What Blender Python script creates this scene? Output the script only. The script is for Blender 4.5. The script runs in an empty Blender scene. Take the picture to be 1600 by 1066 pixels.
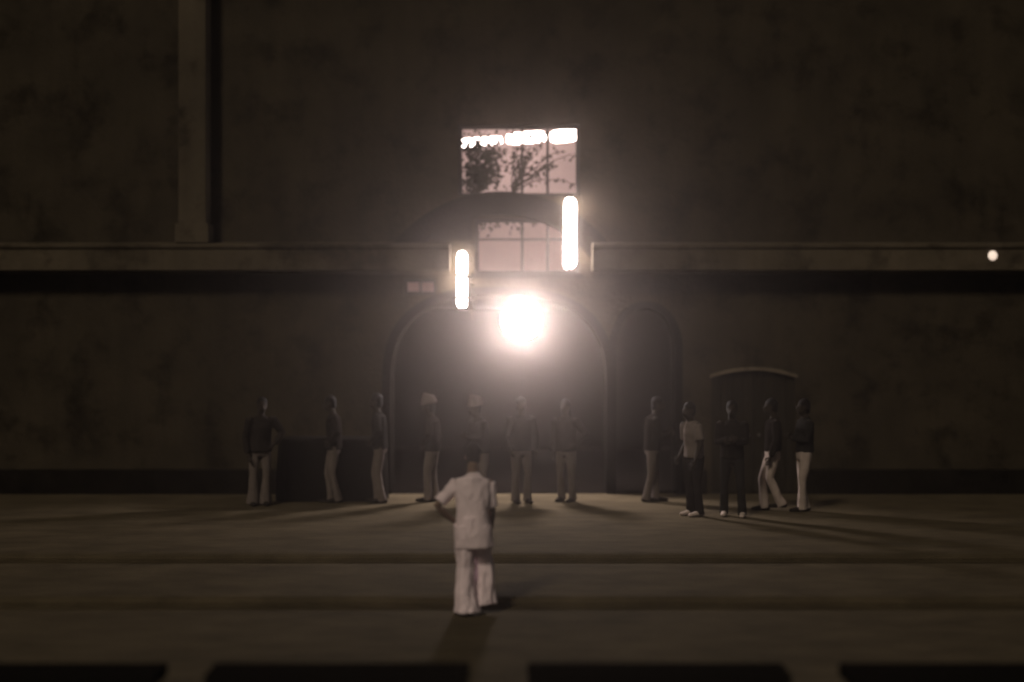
import bpy, bmesh, math, random
from mathutils import Vector, Matrix, noise

random.seed(7)
R = math.radians
sc = bpy.context.scene
col = sc.collection

# ------------------------------------------------------------------ camera
F = 2222.0          # focal length in pixels of the 1600 px wide photograph
CZ = 2.6            # eye height above the upper pavement
HZ = 533.0
cd = bpy.data.cameras.new('camera')
cam = bpy.data.objects.new('camera', cd)
col.objects.link(cam)
cam.location = (0, 0, CZ)
cam.rotation_euler = (R(90), 0, 0)
cd.sensor_width = 36.0
cd.lens = 36.0 * F / 1600.0
cd.clip_end = 500
cd.dof.use_dof = True
cd.dof.focus_distance = 18.5
cd.dof.aperture_fstop = 0.27
sc.camera = cam

# ------------------------------------------------------------------ night sky + moon
SUN_EL, SUN_AZ = 40.0, -28.0        # behind the camera, from the upper left
w = bpy.data.worlds.new('World')
sc.world = w
w.use_nodes = True
nt = w.node_tree
sky = nt.nodes.new('ShaderNodeTexSky')
sky.sky_type = 'NISHITA'
sky.sun_disc = False
sky.sun_elevation = R(SUN_EL)
sky.sun_rotation = R(180 + SUN_AZ)
bw = nt.nodes.new('ShaderNodeHueSaturation')
bw.inputs['Saturation'].default_value = 0.0
nt.links.new(sky.outputs[0], bw.inputs['Color'])
nt.links.new(bw.outputs[0], nt.nodes['Background'].inputs['Color'])
nt.nodes['Background'].inputs['Strength'].default_value = 0.004
sd = bpy.data.lights.new('moon', 'SUN')
sd.energy = 1.0
sd.angle = R(9)
sd.color = (1.0, 0.85, 0.66)
so = bpy.data.objects.new('moon', sd)
col.objects.link(so)
dirv = Vector((math.sin(R(SUN_AZ)) * math.cos(R(SUN_EL)), -math.cos(R(SUN_AZ)) * math.cos(R(SUN_EL)), math.sin(R(SUN_EL))))
so.rotation_euler = dirv.to_track_quat('Z', 'Y').to_euler()
so.location = (-10, -10, 12)

# ------------------------------------------------------------------ render look
sc.view_settings.view_transform = 'Standard'
sc.view_settings.look = 'None'
sc.view_settings.exposure = 0.0
sc.view_settings.gamma = 1.0
sc.view_settings.use_curve_mapping = False
sc.cycles.use_denoising = True
sc.cycles.max_bounces = 6
sc.cycles.volume_bounces = 0
sc.cycles.sample_clamp_indirect = 4.0

def at(px, py, Y):
    """point seen at a pixel of the photograph, at depth Y"""
    return Vector(((px - 800.0) / F * Y, Y, CZ - (py - HZ) / F * Y))
def ground_at(px, py, z=0.0):
    Y = F * (CZ - z) / (py - HZ)
    return Vector(((px - 800.0) / F * Y, Y, z))

# ------------------------------------------------------------------ materials
def mat(name, c, rough=0.8, var=0.25, scale=3.0, bump=0.2, bscale=40.0, spec=0.3, metal=0.0, stretch=(1, 1, 1), sheen=0.0):
    m = bpy.data.materials.new(name)
    m.use_nodes = True
    t = m.node_tree
    p = t.nodes['Principled BSDF']
    p.inputs['Roughness'].default_value = rough
    p.inputs['Specular IOR Level'].default_value = spec
    p.inputs['Metallic'].default_value = metal
    tc = t.nodes.new('ShaderNodeTexCoord')
    mp = t.nodes.new('ShaderNodeMapping')
    mp.inputs['Scale'].default_value = stretch
    t.links.new(tc.outputs['Object'], mp.inputs[0])
    n1 = t.nodes.new('ShaderNodeTexNoise')
    n1.inputs['Scale'].default_value = scale
    n1.inputs['Detail'].default_value = 8
    n1.inputs['Roughness'].default_value = 0.65
    t.links.new(mp.outputs[0], n1.inputs['Vector'])
    cr = t.nodes.new('ShaderNodeValToRGB')
    cr.color_ramp.elements[0].position = 0.3
    cr.color_ramp.elements[1].position = 0.72
    cr.color_ramp.elements[0].color = tuple(x * (1 - var) for x in c) + (1,)
    cr.color_ramp.elements[1].color = tuple(min(1, x * (1 + var)) for x in c) + (1,)
    t.links.new(n1.outputs['Fac'], cr.inputs[0])
    t.links.new(cr.outputs[0], p.inputs['Base Color'])
    if bump:
        n2 = t.nodes.new('ShaderNodeTexNoise')
        n2.inputs['Scale'].default_value = bscale
        n2.inputs['Detail'].default_value = 6
        t.links.new(mp.outputs[0], n2.inputs['Vector'])
        b = t.nodes.new('ShaderNodeBump')
        b.inputs['Strength'].default_value = bump
        b.inputs['Distance'].default_value = 0.02
        t.links.new(n2.outputs['Fac'], b.inputs['Height'])
        t.links.new(b.outputs[0], p.inputs['Normal'])
    return m

def glow(name, c, s):
    m = bpy.data.materials.new(name)
    m.use_nodes = True
    t = m.node_tree
    p = t.nodes['Principled BSDF']
    p.inputs['Base Color'].default_value = (0.8, 0.8, 0.8, 1)
    p.inputs['Emission Color'].default_value = c + (1,)
    p.inputs['Emission Strength'].default_value = s
    return m

def plaster_mat(name, c):
    """old stained plaster: blotches of two sizes, vertical streaks, fine relief"""
    m = mat(name, c, rough=0.92, var=0.3, scale=0.9, bump=0.5, bscale=14, spec=0.15)
    t = m.node_tree
    p = t.nodes['Principled BSDF']
    base = [n for n in t.nodes if n.type == 'VALTORGB'][0]
    mp = [n for n in t.nodes if n.type == 'MAPPING'][0]
    n3 = t.nodes.new('ShaderNodeTexNoise')
    n3.inputs['Scale'].default_value = 1.3
    n3.inputs['Detail'].default_value = 10
    n3.inputs['Roughness'].default_value = 0.7
    t.links.new(mp.outputs[0], n3.inputs['Vector'])
    r3 = t.nodes.new('ShaderNodeValToRGB')
    r3.color_ramp.elements[0].position = 0.36
    r3.color_ramp.elements[0].color = (0.35, 0.33, 0.3, 1)
    r3.color_ramp.elements[1].position = 0.5
    r3.color_ramp.elements[1].color = (1, 1, 1, 1)
    t.links.new(n3.outputs['Fac'], r3.inputs[0])
    mx = t.nodes.new('ShaderNodeMixRGB')
    mx.blend_type = 'MULTIPLY'
    mx.inputs['Fac'].default_value = 0.9
    t.links.new(base.outputs[0], mx.inputs['Color1'])
    t.links.new(r3.outputs[0], mx.inputs['Color2'])
    mp2 = t.nodes.new('ShaderNodeMapping')
    mp2.inputs['Scale'].default_value = (5, 5, 0.25)
    t.links.new(mp.outputs[0], mp2.inputs[0])
    n4 = t.nodes.new('ShaderNodeTexNoise')
    n4.inputs['Scale'].default_value = 1.0
    n4.inputs['Detail'].default_value = 5
    t.links.new(mp2.outputs[0], n4.inputs['Vector'])
    r4 = t.nodes.new('ShaderNodeValToRGB')
    r4.color_ramp.elements[0].position = 0.35
    r4.color_ramp.elements[0].color = (0.6, 0.58, 0.55, 1)
    r4.color_ramp.elements[1].position = 0.6
    r4.color_ramp.elements[1].color = (1, 1, 1, 1)
    t.links.new(n4.outputs['Fac'], r4.inputs[0])
    mx2 = t.nodes.new('ShaderNodeMixRGB')
    mx2.blend_type = 'MULTIPLY'
    mx2.inputs['Fac'].default_value = 0.25
    t.links.new(mx.outputs[0], mx2.inputs['Color1'])
    t.links.new(r4.outputs[0], mx2.inputs['Color2'])
    t.links.new(mx2.outputs[0], p.inputs['Base Color'])
    return m

M = {}
M['wall'] = plaster_mat('brown_plaster', (0.043, 0.0335, 0.021))
M['trim'] = plaster_mat('pale_stone', (0.088, 0.070, 0.047))
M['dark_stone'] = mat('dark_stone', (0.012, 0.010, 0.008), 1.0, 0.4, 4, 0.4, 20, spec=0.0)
M['hood'] = plaster_mat('limewashed_stone', (0.15, 0.12, 0.085))
M['reveal_shade'] = mat('shade_black_stone', (0.005, 0.0042, 0.0035), 1.0, 0.4, 4, 0.3, 20, spec=0.0)  # shade of the arch reveals put into a near-black colour
M['inside'] = mat('shade_black_plaster', (0.005, 0.004, 0.0034), 1.0, 0.5, 1.5, 0.4, 10, spec=0.0)  # shade inside the hall put into a near-black colour
M['room'] = mat('pale_distemper', (0.70, 0.58, 0.57), 0.9, 0.12, 1.2, 0.1, 20)
M['frame'] = mat('window_iron', (0.02, 0.017, 0.014), 0.6, 0.3, 10, 0.1, 40)
M['pavement'] = mat('stone_pavement', (0.080, 0.063, 0.039), 1.0, 0.32, 1.8, 0.9, 55, spec=0.03, stretch=(0.7, 1.2, 1))
M['bench'] = mat('black_stone', (0.008, 0.007, 0.006), 1.0, 0.3, 20, 0.1, 60, spec=0.0)
M['wood'] = mat('old_brown_wood', (0.05, 0.036, 0.025), 0.75, 0.4, 3, 0.3, 30, stretch=(6, 6, 0.6))
M['door'] = mat('weathered_door_wood', (0.022, 0.018, 0.012), 0.9, 0.4, 3, 0.3, 30, spec=0.1, stretch=(6, 6, 0.6))
M['metal'] = mat('grey_metal', (0.10, 0.09, 0.08), 0.5, 0.2, 8, 0.05, 50, metal=0.4)
M['leaf'] = mat('leaf', (0.03, 0.032, 0.018), 0.6, 0.4, 8, 0, 1)
M['twig'] = mat('twig', (0.04, 0.03, 0.02), 0.8, 0.3, 20, 0.2, 60)
M['skin'] = mat('brown_skin', (0.13, 0.085, 0.06), 0.85, 0.12, 14, 0.05, 90, spec=0.15)
M['skin_shaded'] = mat('shaded_skin', (0.026, 0.019, 0.013), 0.85, 0.12, 14, 0.05, 90, spec=0.15)  # night murk put into the colour of the crowd's skin
M['hair'] = mat('black_hair', (0.010, 0.008, 0.007), 0.8, 0.3, 30, 0.4, 120, spec=0.1)
M['eye'] = mat('eye', (0.03, 0.02, 0.02), 0.2, 0.1, 10, 0, 1)
M['shirt'] = mat('cream_cotton', (0.72, 0.60, 0.62), 0.9, 0.08, 9, 0.25, 220)
M['trousers'] = mat('pale_cotton', (0.84, 0.70, 0.73), 0.9, 0.08, 9, 0.25, 220)
M['drape'] = mat('black_drape', (0.008, 0.007, 0.006), 1.0, 0.3, 6, 0.2, 90, spec=0.0)
def cloth(name, v, tint=(1.0, 0.82, 0.72)):
    return mat(name, tuple(v * x for x in tint), 1.0, 0.12, 9, 0.25, 200, spec=0.0)

# ------------------------------------------------------------------ mesh helpers
def link(name, bm, material, parent=None, smooth=False):
    me = bpy.data.meshes.new(name)
    bmesh.ops.recalc_face_normals(bm, faces=bm.faces)
    bm.to_mesh(me)
    bm.free()
    if material:
        me.materials.append(material)
    if smooth:
        for p in me.polygons:
            p.use_smooth = True
    o = bpy.data.objects.new(name, me)
    col.objects.link(o)
    if parent:
        o.parent = parent
    return o

def tag(o, label=None, cat=None, group=None, kind=None):
    if label: o['label'] = label
    if cat: o['category'] = cat
    if group: o['group'] = group
    if kind: o['kind'] = kind
    return o

def empty(name, loc=(0, 0, 0), rz=0.0):
    o = bpy.data.objects.new(name, None)
    o.empty_display_size = 0.2
    o.location = loc
    o.rotation_euler = (0, 0, rz)
    col.objects.link(o)
    return o

def box(bm, x0, x1, y0, y1, z0, z1, bev=0.0):
    b2 = bmesh.new()
    bmesh.ops.create_cube(b2, size=1)
    for v in b2.verts:
        v.co = Vector((x0 + (v.co.x + .5) * (x1 - x0), y0 + (v.co.y + .5) * (y1 - y0), z0 + (v.co.z + .5) * (z1 - z0)))
    if bev:
        bmesh.ops.bevel(b2, geom=list(b2.edges), offset=bev, segments=2, profile=0.5, affect='EDGES')
    merge(bm, b2)
    return bm

def merge(bm, b2, mtx=None):
    mp = {}
    for v in b2.verts:
        mp[v] = bm.verts.new(mtx @ v.co if mtx else v.co)
    for f in b2.faces:
        try:
            bm.faces.new([mp[v] for v in f.verts])
        except ValueError:
            pass
    b2.free()

def B(*a, **k):
    return box(bmesh.new(), *a, **k)

def frame_for(t, up):
    t = t.normalized()
    x = up.cross(t)
    if x.length < 1e-4:
        x = Vector((1, 0, 0))
    x.normalize()
    y = t.cross(x).normalized()
    return x, y

def tube(bm, pts, rad, n=12, flat=False, side=Vector((1, 0, 0))):
    """closed tube through pts; rad = list of r or (r_side, r_front)"""
    pts = [Vector(p) for p in pts]
    rad = [(r, r) if not isinstance(r, tuple) else r for r in rad]
    P, Q = list(pts), list(rad)
    if not flat:            # rounded ends
        d0 = (pts[0] - pts[1]).normalized(); d1 = (pts[-1] - pts[-2]).normalized()
        a, b = rad[0], rad[-1]
        ra, rb = min(a), min(b)
        P = [pts[0] + d0 * ra * 0.95, pts[0] + d0 * ra * 0.7] + P + [pts[-1] + d1 * rb * 0.7, pts[-1] + d1 * rb * 0.95]
        Q = [(a[0] * .3, a[1] * .3), (a[0] * .72, a[1] * .72)] + Q + [(b[0] * .72, b[1] * .72), (b[0] * .3, b[1] * .3)]
    rings = []
    for i, p in enumerate(P):
        t = P[min(i + 1, len(P) - 1)] - P[max(i - 1, 0)]
        t.normalize()
        sx = side - t * side.dot(t)
        if sx.length < 1e-3:
            sx = Vector((0, 1, 0)) - t * t.y
        sx.normalize()
        sy = t.cross(sx)
        rings.append([bm.verts.new(p + sx * math.cos(2 * math.pi * k / n) * Q[i][0] + sy * math.sin(2 * math.pi * k / n) * Q[i][1]) for k in range(n)])
    for a, b in zip(rings, rings[1:]):
        for k in range(n):
            bm.faces.new((a[k], a[(k + 1) % n], b[(k + 1) % n], b[k]))
    bm.faces.new(rings[0][::-1])
    bm.faces.new(rings[-1])
    return bm

def ball(bm, c, r, seg=14):
    b2 = bmesh.new()
    bmesh.ops.create_uvsphere(b2, u_segments=seg, v_segments=seg // 2 + 2, radius=1)
    r = (r, r, r) if not isinstance(r, tuple) else r
    for v in b2.verts:
        v.co = Vector(c) + Vector((v.co.x * r[0], v.co.y * r[1], v.co.z * r[2]))
    merge(bm, b2)
    return bm

def melt(bm, voxel, smooth=6, fold=0.0, fscale=(9, 9, 3), seed=0):
    """fuse overlapping closed volumes into one continuous skin"""
    me = bpy.data.meshes.new('tmp')
    bmesh.ops.recalc_face_normals(bm, faces=bm.faces)
    bm.to_mesh(me)
    bm.free()
    o = bpy.data.objects.new('tmp', me)
    col.objects.link(o)
    r = o.modifiers.new('r', 'REMESH'); r.mode = 'VOXEL'; r.voxel_size = voxel
    if smooth:
        s = o.modifiers.new('s', 'SMOOTH'); s.factor = 0.5; s.iterations = smooth
    dg = bpy.context.evaluated_depsgraph_get()
    me2 = bpy.data.meshes.new_from_object(o.evaluated_get(dg))
    bpy.data.objects.remove(o)
    bpy.data.meshes.remove(me)
    b = bmesh.new()
    b.from_mesh(me2)
    bpy.data.meshes.remove(me2)
    if fold:
        b.normal_update()
        for v in b.verts:
            q = Vector((v.co.x * fscale[0] + seed, v.co.y * fscale[1], v.co.z * fscale[2]))
            v.co += v.normal * fold * (noise.noise(q) + 0.5 * noise.noise(q * 2.3) + 0.35 * (0.4 - abs(noise.noise(Vector((q.x * 1.3 + q.z * 1.5, q.y * 1.3, q.z * 2.2 - q.x * .6))) * 2)))
    return b

# ------------------------------------------------------------------ the ground, with two broad steps
def sheet(name, x0, x1, y0, y1, z, m, nx=1, ny=1):
    bm = bmesh.new()
    g = [[bm.verts.new((x0 + (x1 - x0) * i / nx, y0 + (y1 - y0) * j / ny, z)) for i in range(nx + 1)] for j in range(ny + 1)]
    for j in range(ny):
        for i in range(nx):
            bm.faces.new((g[j][i], g[j][i + 1], g[j + 1][i + 1], g[j + 1][i]))
    o = link(name, bm, m)
    o['kind'] = 'structure'
    return o
LOW = -0.2
sheet('ground', -24, 24, -6, 40, LOW, M['pavement'])
def step(name, y0, y1, z0, z1):
    bm = bmesh.new()
    prof = [(y0, z0), (y0, z1 - 0.05), (y0 + 0.02, z1 - 0.02), (y0 + 0.06, z1 - 0.005), (y0 + 0.14, z1), (y1, z1), (y1, z0)]
    nx = 300
    rows = []
    for k in range(nx + 1):
        x = -23.5 + 47.0 * k / nx
        w_ = 0.022 * noise.noise((x * .8, y0, 0)) + 0.012 * noise.noise((x * 4.1, y0, 3))
        rows.append([bm.verts.new((x, y + (w_ if m < len(prof) - 2 else 0), z + (.35 * w_ - .006 if 0 < m < 4 else 0))) for m, (y, z) in enumerate(prof)])
    n = len(prof)
    for a, b in zip(rows, rows[1:]):
        for m in range(n):
            bm.faces.new((a[m], a[(m + 1) % n], b[(m + 1) % n], b[m]))
    bm.faces.new(rows[0]); bm.faces.new(rows[-1][::-1])
    o = link(name, bm, M['pavement'])
    o['kind'] = 'structure'
    return o
step('lower_step', 15.0, 39.0, LOW - 0.02, -0.1)
step('upper_pavement', 17.4, 39.2, LOW - 0.03, 0.0)

# ------------------------------------------------------------------ the building
WY = 24.2            # front plane of the wall
WT = 0.6
def wx(px): return (px - 800) / F * WY
def wz(py): return CZ - (py - HZ) / F * WY
bld = empty('gate_building', (0, WY, 0))
tag(bld, 'long brown plastered building with a dark arched gateway and pale string course', 'building')
def part(name, bm, m, parent=None, smooth=False):
    """geometry given in world coordinates, parented to the building"""
    bmesh.ops.translate(bm, verts=bm.verts, vec=(0, -WY, 0))
    o = link(name, bm, m, parent or bld, smooth)
    return o

XL, XR, ZT = -20.0, 20.0, 11.5
def arch_pts(pc, ph, crown, spring, pw, grow=0.0, n=28):
    """outline of an arched opening from its left foot over the crown to its right foot"""
    cx, hw = wx(pc), wx(pc + ph) - wx(pc) + grow
    z0, rise = wz(spring), wz(crown) - wz(spring) + grow
    pts = [(cx - hw, 0.0)]
    for i in range(n + 1):
        a = math.pi * (1 - i / n)
        c, s = math.cos(a), math.sin(a)
        pts.append((cx + hw * math.copysign(abs(c) ** (2 / pw), c), z0 + rise * abs(s) ** (2 / pw)))
    pts.append((cx + hw, 0.0))
    return pts
GATE = (779.0, 174.0, 456.0, 600.0, 2.6)       # main gateway
SIDE = (1009.0, 50.0, 478.0, 545.0, 2.1)       # lower side arch
W1 = (wx(716), wx(906), wz(306), wz(194))
W2 = (wx(742), wx(906), wz(428), wz(341))
W3 = (wx(630), wx(682), wz(461), wz(435))
DOOR = (wx(1112), wx(1243), 0.0, wz(590))     # spring of the segmental head
DRISE = 0.12
def door_pts():
    x0, x1, z0, z1 = DOOR
    pts = [(x0, 0.0)]
    n = 12
    for i in range(n + 1):
        u = i / n
        pts.append((x0 + (x1 - x0) * u, z1 + DRISE * (1 - (2 * u - 1) ** 2)))
    pts.append((x1, 0.0))
    return pts
def wall_mesh():
    bm = bmesh.new()
    def loop(pts):
        vs = [bm.verts.new((x, WY, z)) for x, z in pts]
        for a, b in zip(vs, vs[1:] + vs[:1]):
            bm.edges.new((a, b))
    outer = [(XL, 0.0)] + arch_pts(*GATE) + arch_pts(*SIDE) + door_pts() + [(XR, 0.0), (XR, ZT), (XL, ZT)]
    loop(outer)
    for x0, x1, z0, z1 in (W1, W2, W3):
        loop([(x0, z0), (x1, z0), (x1, z1), (x0, z1)])
    bmesh.ops.triangle_fill(bm, use_beauty=True, use_dissolve=False, edges=list(bm.edges))
    g = bmesh.ops.extrude_face_region(bm, geom=list(bm.faces))
    bmesh.ops.translate(bm, verts=[e for e in g['geom'] if isinstance(e, bmesh.types.BMVert)], vec=(0, WT, 0))
    return bm
part('wall', wall_mesh(), M['wall'])

# body of the building behind: dark hall, lit upper room, roof
def shell(name, x0, x1, y0, y1, z0, z1, m, t=0.2, floor=True, front=False):
    bm = bmesh.new()
    box(bm, x0 - t, x0, y0, y1, z0, z1)
    box(bm, x1, x1 + t, y0, y1, z0, z1)
    box(bm, x0 - t, x1 + t, y1, y1 + t, z0, z1)
    box(bm, x0 - t, x1 + t, y0, y1 + t, z1, z1 + t)
    if floor: box(bm, x0 - t, x1 + t, y0, y1 + t, z0 - t, z0)
    return part(name, bm, m)
YB = WY + WT
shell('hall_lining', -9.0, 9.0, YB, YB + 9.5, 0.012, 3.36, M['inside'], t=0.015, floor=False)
part('hall_shade_sheet', box(bmesh.new(), -9.0, 9.0, WY + 0.02, YB + 9.4, -0.01, 0.008), M['inside'])  # dark sheet over the pavement, painting shade into the lower gateway
shell('upper_room', -3.4, 3.6, YB, YB + 2.2, 3.388, 6.9, M['room'], t=0.008)
bm = bmesh.new(); box(bm, XL, XR, YB, YB + 12.5, ZT - 0.25, ZT)
box(bm, XL, XL + 0.3, YB, YB + 12.5, 0, ZT - 0.25); box(bm, XR - 0.3, XR, YB, YB + 12.5, 0, ZT - 0.25)
box(bm, XL, XR, YB + 12.5, YB + 12.8, 0, ZT)
part('rear_walls_and_roof', bm, M['wall'])

# string course: fillet, face and soffit, stopped by the window bay
def moulding(name, x0, x1, prof, m):
    bm = bmesh.new()
    va = [bm.verts.new((x0, WY - d, z)) for d, z in prof]
    vb = [bm.verts.new((x1, WY - d, z)) for d, z in prof]
    n = len(prof)
    for i in range(n):
        bm.faces.new((va[i], va[(i + 1) % n], vb[(i + 1) % n], vb[i]))
    bm.faces.new(va); bm.faces.new(vb[::-1])
    return part(name, bm, m)
zc0, zc1 = wz(424), wz(384)
prof = [(-0.05, zc0 - 0.05), (0.12, zc0 - 0.05), (0.12, zc0), (0.42, zc0), (0.42, zc1 - 0.10), (0.46, zc1 - 0.05), (0.46, zc1), (-0.05, zc1 + 0.06)]
moulding('string_course', XL, wx(704), prof, M['trim'])
moulding('string_course', wx(924), XR, prof, M['trim'])
zt = ZT - 1.1
moulding('cornice', XL, XR, [(-0.05, zt), (0.08, zt), (0.12, zt + 0.2), (0.4, zt + 0.45), (0.4, zt + 0.7), (-0.05, zt + 0.75)], M['trim'])
def pilaster(px0, px1):
    x0, x1 = wx(px0), wx(px1)
    bm = bmesh.new()
    box(bm, x0, x1, WY - 0.38, WY + 0.05, zc1 + 0.34, zt - 0.32, 0.012)
    p = part('pilaster', bm, M['trim'])
    bm = bmesh.new(); box(bm, x0 - 0.05, x1 + 0.05, WY - 0.43, WY + 0.05, zc1 + 0.02, zc1 + 0.343, 0.01)
    part('base', bm, M['trim'], p)
    bm = bmesh.new(); box(bm, x0 - 0.06, x1 + 0.06, WY - 0.44, WY + 0.05, zt - 0.323, zt + 0.02, 0.01)
    part('capital', bm, M['trim'], p)
pilaster(287, 329)
# plinth
for a, b in ((XL, wx(605) - 0.12), (wx(1056) + 0.12, DOOR[0] - 0.1), (DOOR[1] + 0.1, XR)):
    bm = bmesh.new(); box(bm, a, b, WY - 0.07, WY + 0.05, -0.02, 0.42, 0.02)
    part('plinth', bm, M['dark_stone'])

def arc_band(name, pts_in, pts_out, y0, y1, m):
    bm = bmesh.new()
    rings = []
    for (a, b) in zip(pts_in, pts_out):
        rings.append([bm.verts.new((a[0], y0, a[1])), bm.verts.new((b[0], y0, b[1])), bm.verts.new((b[0], y1, b[1])), bm.verts.new((a[0], y1, a[1]))])
    for a, b in zip(rings, rings[1:]):
        for k in range(4):
            bm.faces.new((a[k], a[(k + 1) % 4], b[(k + 1) % 4], b[k]))
    bm.faces.new(rings[0][::-1]); bm.faces.new(rings[-1])
    return part(name, bm, m)
arc_band('gateway_lining', arch_pts(*GATE, -0.06), arch_pts(*GATE, 0.085), WY - 0.05, WY + WT + 0.05, M['reveal_shade'])  # blackened lining keeps the lamplit reveal looking shaded
arc_band('side_arch_lining', arch_pts(*SIDE, -0.04), arch_pts(*SIDE, 0.075), WY - 0.045, WY + WT + 0.045, M['reveal_shade'])
# relieving arch on the string course; its dark colour stands in for shadow
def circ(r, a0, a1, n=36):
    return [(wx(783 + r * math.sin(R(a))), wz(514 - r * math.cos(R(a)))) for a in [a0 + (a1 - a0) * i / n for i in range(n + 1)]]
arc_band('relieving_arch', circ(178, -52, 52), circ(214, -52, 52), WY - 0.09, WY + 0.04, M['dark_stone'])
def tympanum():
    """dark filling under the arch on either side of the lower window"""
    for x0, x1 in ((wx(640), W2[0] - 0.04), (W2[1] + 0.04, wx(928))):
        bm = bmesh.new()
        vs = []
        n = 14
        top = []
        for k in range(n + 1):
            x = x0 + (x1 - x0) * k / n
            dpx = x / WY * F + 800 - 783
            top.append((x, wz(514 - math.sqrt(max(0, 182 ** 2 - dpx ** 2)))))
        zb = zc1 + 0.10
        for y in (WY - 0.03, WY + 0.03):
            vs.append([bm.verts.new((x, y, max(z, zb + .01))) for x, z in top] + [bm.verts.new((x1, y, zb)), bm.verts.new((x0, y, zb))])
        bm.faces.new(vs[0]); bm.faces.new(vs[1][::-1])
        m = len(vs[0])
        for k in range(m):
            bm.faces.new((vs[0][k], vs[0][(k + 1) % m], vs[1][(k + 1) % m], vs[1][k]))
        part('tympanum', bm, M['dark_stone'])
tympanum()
# pale segmental hood over the side door
dp = door_pts()[1:-1]
dp = [(dp[0][0] - 0.03, dp[0][1] - 0.01)] + dp[1:-1] + [(dp[-1][0] + 0.03, dp[-1][1] - 0.01)]
arc_band('door_hood', [(x, z + 0.0) for x, z in dp], [(x, z + 0.06) for x, z in dp], WY - 0.05, WY + 0.04, M['hood'])
# door leaves
def door_leaf(x0, x1, knob):
    zt_ = DOOR[3] + DRISE + 0.05
    d = part('door', box(bmesh.new(), x0, x1, WY + 0.06, WY + 0.11, 0.01, zt_), M['door'])
    n = 4
    for i in range(n):
        a = x0 + (x1 - x0) * i / n + 0.006; b = x0 + (x1 - x0) * (i + 1) / n - 0.006
        part('plank', box(bmesh.new(), a, b, WY + 0.04, WY + 0.062, 0.03, zt_ - 0.01, 0.004), M['door'], d)
    bm = bmesh.new(); ball(bm, (knob, WY + 0.01, 1.0), 0.03, 10)
    part('handle', bm, M['metal'], d, True)
mx_ = (DOOR[0] + DOOR[1]) / 2
door_leaf(DOOR[0] - 0.02, mx_ - 0.003, mx_ - 0.09)
door_leaf(mx_ + 0.003, DOOR[1] + 0.02, mx_ + 0.09)

# windows: iron frame, bars, one pane per light
glass = bpy.data.materials.new('window_glass'); glass.use_nodes = True
t = glass.node_tree; t.nodes.remove(t.nodes['Principled BSDF'])
tr = t.nodes.new('ShaderNodeBsdfTransparent'); gl = t.nodes.new('ShaderNodeBsdfGlossy'); mxs = t.nodes.new('ShaderNodeMixShader')
tr.inputs[0].default_value = (0.9, 0.88, 0.86, 1); gl.inputs['Roughness'].default_value = 0.05; mxs.inputs[0].default_value = 0.06
t.links.new(tr.outputs[0], mxs.inputs[1]); t.links.new(gl.outputs[0], mxs.inputs[2]); t.links.new(mxs.outputs[0], t.nodes['Material Output'].inputs[0])
def window(rect, vbars, hbars, sill=True):
    x0, x1, z0, z1 = rect
    y0, y1 = WY + 0.16, WY + 0.23
    bm = bmesh.new()
    box(bm, x0 - 0.02, x0 + 0.06, y0, y1, z0 - 0.02, z1 + 0.02); box(bm, x1 - 0.06, x1 + 0.02, y0, y1, z0 - 0.02, z1 + 0.02)
    box(bm, x0 + 0.06, x1 - 0.06, y0 + .003, y1 - .003, z0 - 0.02, z0 + 0.06); box(bm, x0 + 0.06, x1 - 0.06, y0 + .003, y1 - .003, z1 - 0.06, z1 + 0.02)
    wn = part('window', bm, M['frame'])
    for v in vbars:
        part('mullion', box(bmesh.new(), v - 0.022, v + 0.022, y0 + .01, y1 - .01, z0 + 0.06, z1 - 0.06), M['frame'], wn)
    for h in hbars:
        part('glazing_bar', box(bmesh.new(), x0 + 0.06, x1 - 0.06, y0 + .016, y1 - .016, h - 0.016, h + 0.016), M['frame'], wn)
    xs = [x0 + 0.06] + list(vbars) + [x1 - 0.06]
    zs = [z0 + 0.06] + list(hbars) + [z1 - 0.06]
    for a, b in zip(xs, xs[1:]):
        for c, d in zip(zs, zs[1:]):
            part('pane', box(bmesh.new(), a, b, WY + 0.192, WY + 0.196, c, d), glass, wn)
    if sill:
        part('sill', box(bmesh.new(), x0 - 0.05, x1 + 0.05, WY - 0.05, WY + 0.14, z0 - 0.07, z0 - 0.003), M['dark_stone'], wn)
window(W1, [wx(816), wx(856)], [], sill=False)
window(W2, [wx(816), wx(856)], [wz(373)])
window(W3, [wx(656)], [], sill=False)

# ------------------------------------------------------------------ fluorescent lamps
TUBE = glow('fluorescent_diffuser', (1.0, 0.86, 0.83), 28.0)
TUBE2 = glow('bare_fluorescent_tube', (1.0, 0.87, 0.85), 48.0)
def batten(a, b, r, label, group, y_back, tm=None):
    """lit diffuser between a and b with end caps and a metal spine"""
    a, b = Vector(a), Vector(b)
    root = empty('fluorescent_lamp', a)
    tag(root, label, 'lamp', group)
    d = (b - a)
    e = d.normalized() * (r + 0.005)
    side = Vector((0, 1, 0))
    link('diffuser', tube(bmesh.new(), [Vector((0, 0, 0)) + e, d * 0.5, d - e], [r, r, r], 16, flat=False, side=side), tm or TUBE, root, True)
    for p, q in ((Vector((0, 0, 0)), e * .25), (d - e * .25, d)):
        link('end_cap', tube(bmesh.new(), [p, q], [r * .45, r * .45], 16, flat=True, side=side), M['metal'], root)
    nrm = Vector((0, y_back, 0))
    link('mounting', tube(bmesh.new(), [e * 2 + nrm * 0.5, d - e * 2 + nrm * 0.5], [(abs(y_back) * 0.5, r * 0.45)] * 2, 4, flat=True, side=side), M['metal'], root)
    return root
yv = WY - 0.16
batten(at(891, 420, yv), at(891, 308, yv), 0.10, 'tall bright vertical fluorescent lamp crossing the edge of the lower window', None, 0.18, TUBE2)
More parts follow.
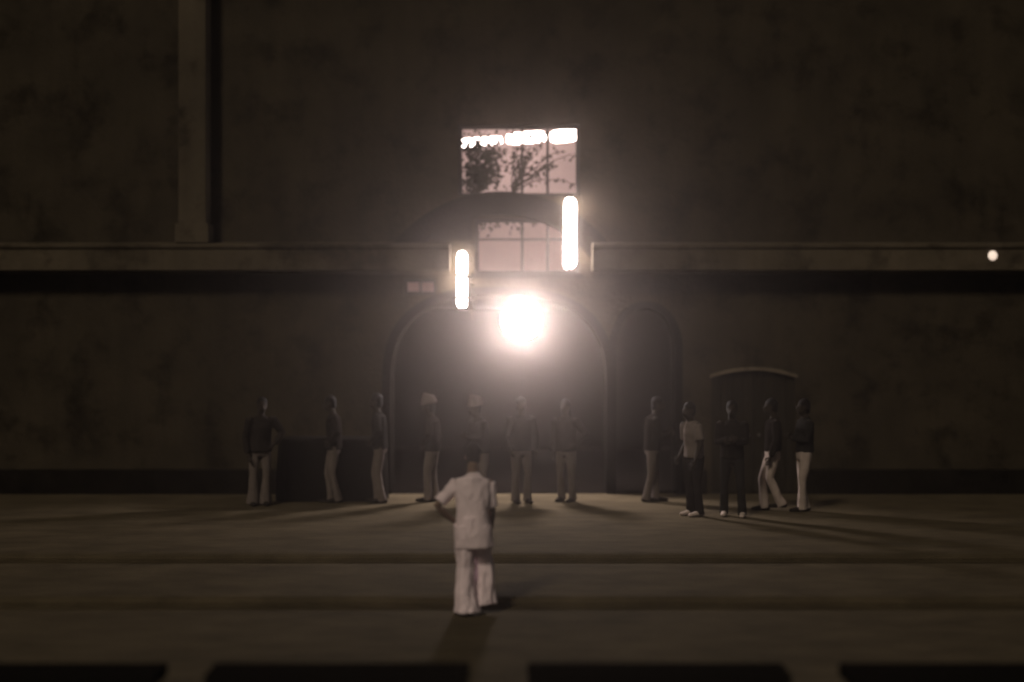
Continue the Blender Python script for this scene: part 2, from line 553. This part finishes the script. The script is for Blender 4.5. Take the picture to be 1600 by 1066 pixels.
batten(at(722, 482, yv), at(722, 392, yv), 0.085, 'short vertical fluorescent lamp at the end of the string course, crossed by creeper leaves', None, 0.18, TUBE2)
yr = YB + 0.35
batten(at(858, 215, yr), at(904, 210, yr), 0.11, 'thick bright fluorescent lamp hung highest behind the upper window', 'lamps behind the upper window', 0.14)
batten(at(790, 218, yr + .3), at(854, 213, yr + .3), 0.10, 'fluorescent lamp behind the upper window, next to the thick one', 'lamps behind the upper window', 0.14)
batten(at(718, 224, yr + .6), at(786, 219, yr + .6), 0.075, 'thin fluorescent lamp behind the leaves of the upper window', 'lamps behind the upper window', 0.14)

# ------------------------------------------------------------------ big globe lamp in the gateway
LP = at(815, 500, YB + 0.25)
root = empty('gateway_lamp', LP)
tag(root, 'dazzling white globe lamp hanging under the crown of the gateway', 'lamp')
GL = bpy.data.materials.new('lamp_globe_glass'); GL.use_nodes = True
t = GL.node_tree; t.nodes.remove(t.nodes['Principled BSDF'])
em = t.nodes.new('ShaderNodeEmission'); em.inputs[0].default_value = (1.0, 0.88, 0.86, 1); em.inputs[1].default_value = 12.0
tp_ = t.nodes.new('ShaderNodeBsdfTransparent'); ad = t.nodes.new('ShaderNodeAddShader')
t.links.new(em.outputs[0], ad.inputs[0]); t.links.new(tp_.outputs[0], ad.inputs[1]); t.links.new(ad.outputs[0], t.nodes['Material Output'].inputs[0])
ld = bpy.data.lights.new('bulb', 'POINT'); ld.energy = 1200; ld.color = (1.0, 0.87, 0.85); ld.shadow_soft_size = 0.3
lo = bpy.data.objects.new('bulb', ld); col.objects.link(lo); lo.parent = root
bm = ball(bmesh.new(), (0, 0, 0), 0.36, 24)
link('globe', bm, GL, root, True)
link('cap', tube(bmesh.new(), [(0, 0, 0.34), (0, 0, 0.365), (0, 0, 0.40)], [0.13, 0.11, 0.04], 16, flat=True), M['metal'], root)
link('hanger', tube(bmesh.new(), [(0, 0, 0.39), (0, 0, max(0.41, 3.36 - LP.z))], [0.018, 0.018], 8, flat=True), M['metal'], root)
# small wall lamp on the right
q = at(1548, 400, WY - 0.32)
root = empty('wall_lamp', (q.x, WY, q.z))
tag(root, 'small dim round lamp on a bracket at the far end of the wall', 'lamp')
link('globe', ball(bmesh.new(), (0, -0.32, 0), 0.13, 16), glow('dim_globe', (1.0, 0.78, 0.62), 0.9), root, True)
link('bracket', tube(bmesh.new(), [(0, 0.02, 0.05), (0, -0.2, 0.22), (0, -0.32, 0.2), (0, -0.32, 0.12)], [0.018] * 4, 8, flat=True), M['metal'], root, True)
link('wall_plate', B(-0.06, 0.06, -0.02, 0.01, -0.06, 0.16, bev=0.006), M['metal'], root)

# ------------------------------------------------------------------ plants at the windows
def plant(name, label, base, tips, nleaf, leaf, spread, seed):
    rnd = random.Random(seed)
    base = Vector(base)
    root = empty(name, base)
    tag(root, label, 'plant')
    sb = bmesh.new(); lb = bmesh.new()
    for tp in tips:
        e = Vector(tp) - base
        pts = []
        for i in range(7):
            u = i / 6
            pts.append(e * u + Vector((rnd.uniform(-1, 1), rnd.uniform(-.5, .5), rnd.uniform(-1, 1))) * 0.05 * (1 if 0 < i else 0) + Vector((0, 0, 0.12 * math.sin(math.pi * u))))
        tube(sb, pts, [0.014 - 0.0015 * i for i in range(7)], 5, flat=True)
        for k in range(nleaf):
            u = rnd.uniform(0.15, 1.0)
            i = min(5, int(u * 6)); p = pts[i].lerp(pts[i + 1], u * 6 - i)
            p = p + Vector((rnd.gauss(0, spread), rnd.gauss(0, spread * 0.5), rnd.gauss(0, spread)))
            s = leaf * rnd.uniform(0.6, 1.3)
            mt = Matrix.Translation(p) @ Matrix.Rotation(rnd.uniform(0, 6.28), 4, 'Y') @ Matrix.Rotation(rnd.uniform(-1.1, 1.1), 4, 'X') @ Matrix.Rotation(rnd.uniform(-1, 1), 4, 'Z')
            vs = [lb.verts.new(mt @ Vector(c)) for c in ((0, 0, 0), (s * .28, .01, s * .4), (0, 0, s), (-s * .28, .01, s * .4), (0, 0.015, s * .45))]
            lb.faces.new((vs[0], vs[1], vs[4])); lb.faces.new((vs[1], vs[2], vs[4])); lb.faces.new((vs[2], vs[3], vs[4])); lb.faces.new((vs[3], vs[0], vs[4]))
    link('stem', sb, M['twig'], root)
    f = link('foliage', lb, M['leaf'], root); f['kind'] = 'stuff'
    return root
yp = WY + 0.42
def A(px, py, y=yp): return at(px, py, y)
plant('window_shrub', 'bushy leafy plant filling one half of the upper window', A(745, 305), [A(730, 232), A(750, 225), A(770, 240), A(760, 270), A(790, 235), A(735, 265), A(775, 285), A(722, 290), A(785, 262), A(728, 215), A(748, 212), A(768, 214), A(782, 216)], 60, 0.10, 0.06, 1)
plant('trailing_branch', 'thin leafy branch crossing the upper window under the bright lamps', A(800, 302), [A(880, 232), A(860, 262), A(835, 240), A(815, 250), A(868, 256), A(898, 290), A(815, 222), A(850, 226), A(905, 240), A(800, 208), A(828, 206), A(858, 205)], 26, 0.085, 0.045, 2)
plant('hanging_creeper', 'leafy creeper hanging over the top of the lower window', A(760, 342, WY + .3), [A(748, 372, WY + .3), A(790, 352, WY + .3), A(815, 358, WY + .3), A(838, 350, WY + .3), A(770, 362, WY + .3)], 32, 0.08, 0.05, 3)
plant('wall_creeper', 'sparse creeper climbing over the short fluorescent lamp', A(738, 500, WY - .3), [A(728, 395, WY - .3), A(712, 430, WY - .3), A(735, 420, WY - .3), A(716, 462, WY - .3)], 14, 0.085, 0.035, 4)

# ------------------------------------------------------------------ people
def finger_set(bm, wrist, direction, palm_n, thumb_side, s=1.0, curl=0.6):
    d = direction.normalized()
    nrm = (palm_n - d * palm_n.dot(d)).normalized()
    sd_ = d.cross(nrm).normalized() * thumb_side
    palm = wrist + d * 0.09 * s
    for i, L in enumerate((0.075, 0.084, 0.078, 0.06)):
        b = palm + sd_ * (0.030 - 0.020 * i) * s - d * 0.008
        m1 = b + d * L * 0.5 * s + nrm * L * 0.15 * curl * s
        e = m1 + d * L * 0.42 * s * (1 - .3 * curl) + nrm * L * 0.5 * curl * s
        tube(bm, [b, m1, e], [0.0095 * s, 0.009 * s, 0.0075 * s], 6)
    b = wrist + d * 0.03 * s + sd_ * 0.026 * s
    m1 = b + (d * 0.6 + sd_ * 0.75).normalized() * 0.045 * s
    e = m1 + (d * 0.95 + nrm * 0.3).normalized() * 0.035 * s
    tube(bm, [b, m1, e], [0.012 * s, 0.0105 * s, 0.008 * s], 6)

def person(label, loc, rz, spec, group=None, voxel=0.014):
    """figure facing -Y in its own space, rotated by rz about its feet"""
    g = spec.get
    H = g('h', 1.70) / 1.70
    root = empty('person', loc, rz)
    tag(root, label, 'person', group)
    V = Vector
    lean = g('lean', 0.0)
    hips = {}; 
    pelvis = V((g('shift', 0), 0, 0.90 * H - g('drop', 0.0)))
    chest = pelvis + V((0, -lean * 0.5, 0.34 * H)); neck = pelvis + V((0, -lean, 0.55 * H))
    nod = g('nod', 0.03)
    head = neck + V((g('headx', 0), -nod, 0.155 * H))
    legs = []
    for s_, (fx, fy, fz), bend in ((-1, g('lf', (-.10, 0, 0)), g('lb', 0.03)), (1, g('rf', (.10, 0, 0)), g('rb', 0.03))):
        hip = pelvis + V((s_ * 0.085, 0, -0.03))
        ank = V((fx, fy, fz + 0.085))
        knee = (hip + ank) * 0.5 + V((s_ * 0.01, -bend, 0.01))
        legs.append((hip, knee, ank))
    arms = []
    for s_, e_, w_ in ((-1, g('le', (-.06, .04, -.29)), g('lw', (0.02, -.08, -.24))), (1, g('re', (.06, .04, -.29)), g('rw', (-0.02, -.08, -.24)))):
        sh = neck + V((s_ * g('shw', 0.175), 0, -g('shd', 0.07) * H))
        el = sh + V(e_) * H
        wr = el + V(w_) * H
        arms.append((sh, el, wr))
    # --- body: one skin
    bm = bmesh.new()
    tube(bm, [pelvis + V((0, 0, -.06)), pelvis + V((0, 0, .1)), chest, chest + V((0, 0, .12)), neck + V((0, 0, -.03))], [(.15, .10), (.135, .095), (.155, .105), (.15, .09), (.06, .06)], 14)
    tube(bm, [neck + V((0, 0, -.06)), neck + V((0, -nod * .4, .06)), head + V((0, 0, -.04))], [.065, .056, .055], 10)
    for (h_, k_, a_) in legs:
        tube(bm, [h_, (h_ + k_) / 2, k_, k_ * .6 + a_ * .4, a_], [.085, .075, .055, .056, .04], 10)
        tube(bm, [a_ + V((0, .04, -.05)), a_ + V((0, -.13, -.06))], [(.04, .032), (.04, .025)], 8)
    for (s0, e0, w0) in arms:
        tube(bm, [s0, (s0 + e0) / 2, e0, e0 * .7 + w0 * .3, w0], [.055, .048, .04, .041, .028], 10)
        dd = (w0 - e0).normalized()
        tube(bm, [w0, w0 + dd * .05, w0 + dd * .09], [(.026, .02), (.04, .018), (.038, .015)], 8, side=V((0, 1, 0)))
    ball(bm, head + V((0, .012, .03)), (.078 * H, .096 * H, .098 * H))
    ball(bm, head + V((0, -.022, -.045)), (.062 * H, .075 * H, .075 * H))
    tube(bm, [head + V((0, -.09, .015)), head + V((0, -.112, -.022))], [.012, .017], 6)
    for s_ in (-1, 1):
        ball(bm, head + V((s_ * .079, .01, -.01)), (.012, .024, .034), 8)
    tube(bm, [head + V((-.022, -.094, -.062)), head + V((.022, -.094, -.062))], [.009, .009], 6)
    body = melt(bm, voxel, 4)
    for s_, (s0, e0, w0) in zip((-1, 1), arms):
        finger_set(body, w0, w0 - e0, V((-s_, 0, 0)), 1 if s_ < 0 else -1)
    link('body', body, g('skin', M['skin_shaded']), root, True)
    for s_ in (-1, 1):
        link('eye', ball(bmesh.new(), head + V((s_ * .03, -.088, .012)), .011, 8), M['eye'], root, True)
    # --- hair / hat
    bm = bmesh.new()
    ball(bm, head + V((0, .022, .045)), (.087 * H, .099 * H, .098 * H))
    ball(bm, head + V((0, .055, -.02)), (.075 * H, .06 * H, .085 * H))
    if g('long_hair'):
        tube(bm, [head + V((0, .06, 0)), neck + V((0, .07, .02)), chest + V((0, .10, .1))], [(.08, .05), (.085, .04), (.07, .02)], 12)
    link('hair', melt(bm, voxel, 3, 0.008, (30, 30, 30)), M['hair'], root, True)
    if g('hat'):
        bm = bmesh.new()
        if g('hat') == 'turban':
            for k in range(5):
                a0 = k * 0.7
                pts = [head + V((math.cos(a) * (.095 - .008 * k), math.sin(a) * (.108 - .008 * k) + .01, .075 + .028 * k + .02 * math.sin(a + a0))) for a in [i * 2 * math.pi / 14 for i in range(15)]]
                tube(bm, pts, [.03] * 15, 8)
            ball(bm, head + V((0, .01, .12)), (.08, .09, .07))
            hb = melt(bm, .012, 3)
        else:
            tube(bm, [head + V((0, .01, .05)), head + V((0, .01, .065)), head + V((0, .01, .07)), head + V((0, .01, .15)), head + V((0, .01, .175))], [(.15, .165), (.15, .165), (.096, .108), (.09, .10), (.06, .07)], 20, flat=True)
            hb = bm
        link('hat', hb, g('hatm'), root, True)
    # --- shirt / coat
    hem = g('hem', 0.80) * H
    flare = g('flare', 1.0)
    bm = bmesh.new()
    mid = V((pelvis.x, -lean * .2, 0))
    tube(bm, [V((mid.x + g('hemx', 0), mid.y, hem)), V((mid.x + g('hemx', 0) * .5, mid.y, (hem + pelvis.z + .1) / 2)), pelvis + V((0, -lean * .2, .16)), chest + V((0, 0, .02)), chest + V((0, 0, .13)), neck + V((0, 0, -.045)), neck + V((0, 0, .0))],
         [(.18 * flare, .135 * flare), (.177 * flare, .132 * flare), (.165, .125), (.18, .13), (.175, .11), (.10, .085), (.066, .066)], 24, flat=True)
    sl = g('sleeve', 1.0)
    for s_, (s0, e0, w0) in zip((-1, 1), arms):
        if sl > 0.99:
            pts = [s0 + V((-s_ * .04, 0, .0)), s0, (s0 + e0) / 2, e0, (e0 + w0) / 2, w0]
            rr = [.06, .073, .066, .058, .052, .044]
        else:
            pts = [s0 + V((-s_ * .04, 0, 0)), s0, s0.lerp(e0, sl * .6), s0.lerp(e0, sl)]
            rr = [.06, .068, .07, .078]
        tube(bm, pts, rr, 14, flat=True)
    link('shirt' if g('hem', .8) < .9 else 'jacket', melt(bm, voxel * .9, 2, g('fold', .010), (8, 8, 3.2), g('seed', 0)), g('top'), root, True)
    # --- trousers
    bm = bmesh.new()
    hw = g('hemw', 0.072); tw = g('thigh', .090)
    tube(bm, [pelvis + V((0, 0, -.10)), pelvis + V((0, 0, .0)), pelvis + V((0, 0, .11))], [(.16, .11), (.162, .117), (.145, .105)], 18, flat=True)
    for s_, (h_, k_, a_) in zip((-1, 1), legs):
        bt = V((a_.x, a_.y + .012, max(a_.z - .055, .02)))
        kf = g('knee', .060)
        tube(bm, [h_ + V((0, 0, .05)), h_, (h_ + k_) / 2, k_, (k_ + bt) / 2, bt * .85 + k_ * .15, bt], [(tw, tw), (tw, tw), (tw * .9, tw * .9), (kf, kf), ((kf + hw) / 2 * .95,) * 2, (hw * .92, hw * .98), (hw, hw * 1.06)], 18, flat=True)
    link('trousers', melt(bm, voxel * .9, 2, g('tfold', .010), (9, 9, 2.4), g('seed', 0) + 5), g('bottom'), root, True)
    # --- shoes
    for (h_, k_, a_) in legs:
        bm = bmesh.new()
        z = a_.z - .085
        tube(bm, [V((a_.x, a_.y + .06, z + .042)), V((a_.x, a_.y, z + .048)), V((a_.x, a_.y - .09, z + .036)), V((a_.x, a_.y - .175, z + .028))], [(.034, .042), (.042, .048), (.045, .036), (.034, .024)], 12)
        for v in bm.verts: v.co.z = max(v.co.z, z + 0.002)
        link('shoe', bm, g('shoes'), root, True)
    return root

DK = [cloth('dark_jacket_cloth', .014), cloth('dark_brown_cloth', .022), cloth('charcoal_cloth', .017, (1, .92, .85))]
T1 = cloth('dull_trouser_cloth', .13)
T2 = cloth('pale_trouser_cloth', .34)
T3 = cloth('dim_trouser_cloth', .10)
WH = cloth('white_cloth', .60)
SD = cloth('dark_leather', .02)
SL = cloth('light_leather', .40)
M_SH = cloth('pale_leather', .45)

# the walking man, seen from behind
mp_ = ground_at(738, 961, LOW)
person('person in long cream shirt and wide pale trousers walking away, hand on hip', (mp_.x, mp_.y, LOW), math.pi,
       dict(h=1.70, skin=M['skin'], shw=.165, shd=.12, lean=0.10, nod=0.14, hem=0.69, flare=1.14, hemx=-.02, sleeve=0.85, fold=.016, tfold=.026, seed=3,
            lf=(-.12, -.14, .06), rf=(.05, .0, 0.0), lb=.07, rb=.03, hemw=.135, thigh=.112, knee=.09,
            # figure is turned round: its right arm (+x) shows on the left of the picture
            re=(.20, .05, -.22), rw=(-.17, -.10, -.17), le=(-.035, -.02, -.28), lw=(.02, -.12, -.22),
            top=M['shirt'], bottom=M['trousers'], shoes=M_SH), voxel=0.010)

GRP = 'people gathered before the gateway'
def crowd(px, py, rz, label, **k):
    p = ground_at(px, py)
    base = dict(h=1.68, top=DK[0], bottom=T1, shoes=SD, seed=px * .01, hem=.86)
    rv = random.Random(px)
    u = rv.random()
    if u < .35:      # hand on the hip
        base.update(re=(.17, .05, -.22), rw=(-.13, -.12, -.16))
    elif u < .65:    # arms folded in front
        base.update(le=(-.03, -.06, -.27), lw=(.17, -.16, .05), re=(.03, -.05, -.27), rw=(-.17, -.18, .02))
    else:
        base.update(le=(-.05, .08, -.28), lw=(.01, -.14, -.20), re=(.07, -.02, -.28))
    base.update(lean=rv.uniform(-.03, .08), nod=rv.uniform(.02, .07), shift=rv.uniform(-.03, .03), headx=rv.uniform(-.02, .02))
    base.update(k)
    return person(label, (p.x, p.y, 0), rz, base, GRP, voxel=0.018)
LEFT, RIGHT = R(-90), R(90)     # facing the left / right end of the wall
flared = dict(hemw=.105, knee=.064)
crowd(405, 790, R(15), 'person in flared brown trousers standing alone, feet apart, beyond the draped table', lf=(-.10, 0, 0), rf=(.10, .02, 0), top=DK[1], **flared)
crowd(522, 785, LEFT + .2, 'person in a dark jacket before the middle of the draped table', lf=(-.07, -.06, 0), rf=(.07, .06, 0), lb=.07, rb=.07, bottom=T1, top=DK[0])
crowd(594, 786, LEFT, 'person at the end of the draped table by the gateway jamb', lf=(-.06, -.05, 0), rf=(.06, .03, 0), lb=.07, rb=.05, bottom=T1, top=DK[2], h=1.72)
crowd(675, 784, LEFT - .2, 'person in a pale turban inside the gateway mouth', lf=(-.06, .04, 0), rf=(.06, -.06, 0), bottom=T1, hat='turban', hatm=T1, top=DK[1], h=1.62)
crowd(752, 786, LEFT + .5, 'person with a dull head wrap beyond the walking figure', lf=(-.07, -.05, 0), rf=(.07, .04, 0), bottom=T1, hat='turban', hatm=T3, nod=.06, top=DK[0], h=1.60)
crowd(815, 786, R(20), 'person in plain dark clothes under the dazzling lamp', bottom=T3, top=DK[2], h=1.66)
crowd(886, 784, R(-30), 'person with long dark hair and dim trousers under the lamp', bottom=T3, top=DK[1], long_hair=True, h=1.62)
crowd(1018, 784, RIGHT, 'thin person in dark clothes in the mouth of the small side arch', bottom=T3, top=DK[0], lf=(-.05, .08, 0), rf=(.05, -.08, 0), h=1.66)
crowd(1086, 806, R(-60), 'person in a pale shirt and black trousers near the side door', bottom=DK[0], top=T1, shoes=SL, hem=.88, h=1.66, sleeve=.8)
crowd(1144, 806, R(-12), 'person in black clothes and light shoes before the side door', bottom=DK[2], top=DK[0], shoes=SL, lf=(-.12, 0, 0), rf=(.16, -.12, 0), rb=.08)
crowd(1207, 798, LEFT, 'person in pale trousers and black jacket striding past the side door', bottom=T2, top=DK[0], lf=(-.05, -.12, .0), rf=(.05, .12, .05), lb=.09, rb=.12, hem=.93, hemw=.08)
crowd(1256, 799, LEFT + .15, 'person in pale trousers standing last beyond the side door', bottom=T2, top=DK[2], lf=(-.04, .03, 0), rf=(.04, -.05, 0), hem=.92, hemw=.08)

# ------------------------------------------------------------------ table under a black drape
q0 = at(520, 700, 23.35)
tb = empty('draped_table', (q0.x, 23.35, 0))
tag(tb, 'long table hidden under a black drape against the wall', 'table')
bm = bmesh.new()
n = 96; hx, hy, hz = 0.84, 0.36, 1.02
def ring(grow, z, amp):
    vs = []
    for i in range(n):
        a = 2 * math.pi * i / n
        c, s = math.cos(a), math.sin(a)
        x = math.copysign(abs(c) ** .25, c) * (hx + grow); y = math.copysign(abs(s) ** .25, s) * (hy + grow)
        f = amp * (math.sin(a * 19) + .6 * math.sin(a * 31 + 1))
        vs.append(bm.verts.new((x * (1 + f), y * (1 + f), z)))
    return vs
rs = [ring(-.05, hz, 0), ring(0, hz - .01, 0), ring(.01, hz - .06, .004), ring(.02, hz - .3, .012), ring(.03, .5, .018), ring(.045, .015, .024)]
for a, b in zip(rs, rs[1:]):
    for i in range(n):
        bm.faces.new((a[i], a[(i + 1) % n], b[(i + 1) % n], b[i]))
bm.faces.new(rs[0])
link('drape', bm, M['drape'], tb, True)
link('tabletop', B(-.8, .8, -.32, .32, .96, 1.0), M['wood'], tb)
for sx in (-1, 1):
    for sy in (-1, 1):
        link('leg', B(sx * .74 - .03, sx * .74 + .03, sy * .26 - .03, sy * .26 + .03, 0, .96), M['wood'], tb)

# ------------------------------------------------------------------ low black benches in the foreground
by = 10.64
for px in (50, 530, 1027, 1522):
    x = (px - 800) / F * by
    b = empty('stone_bench', (x, by, LOW))
    tag(b, 'long low black stone bench in a spaced row below the steps', 'bench', 'benches in a row below the steps')
    link('seat', B(-.97, .97, -.2, .2, .25, .35, bev=.012), M['bench'], b)
    for s in (-1, 1):
        link('support', B(s * .7 - .1, s * .7 + .1, -.16, .16, -.005, .253), M['bench'], b)

# ------------------------------------------------------------------ haze volume added for the glow around the lamps
hm = bpy.data.materials.new('haze'); hm.use_nodes = True
t = hm.node_tree; t.nodes.clear()
out = t.nodes.new('ShaderNodeOutputMaterial'); pv = t.nodes.new('ShaderNodeVolumePrincipled')
pv.inputs['Color'].default_value = (0.9, 0.785, 0.72, 1)
pv.inputs['Density'].default_value = 0.0032
pv.inputs['Anisotropy'].default_value = 0.95
t.links.new(pv.outputs[0], out.inputs['Volume'])
hm.cycles.volume_sampling = 'EQUIANGULAR'
hz_ = link('haze', B(-26, 26, -8, 42, -1.3, 13.0), hm)
hz_['kind'] = 'stuff'
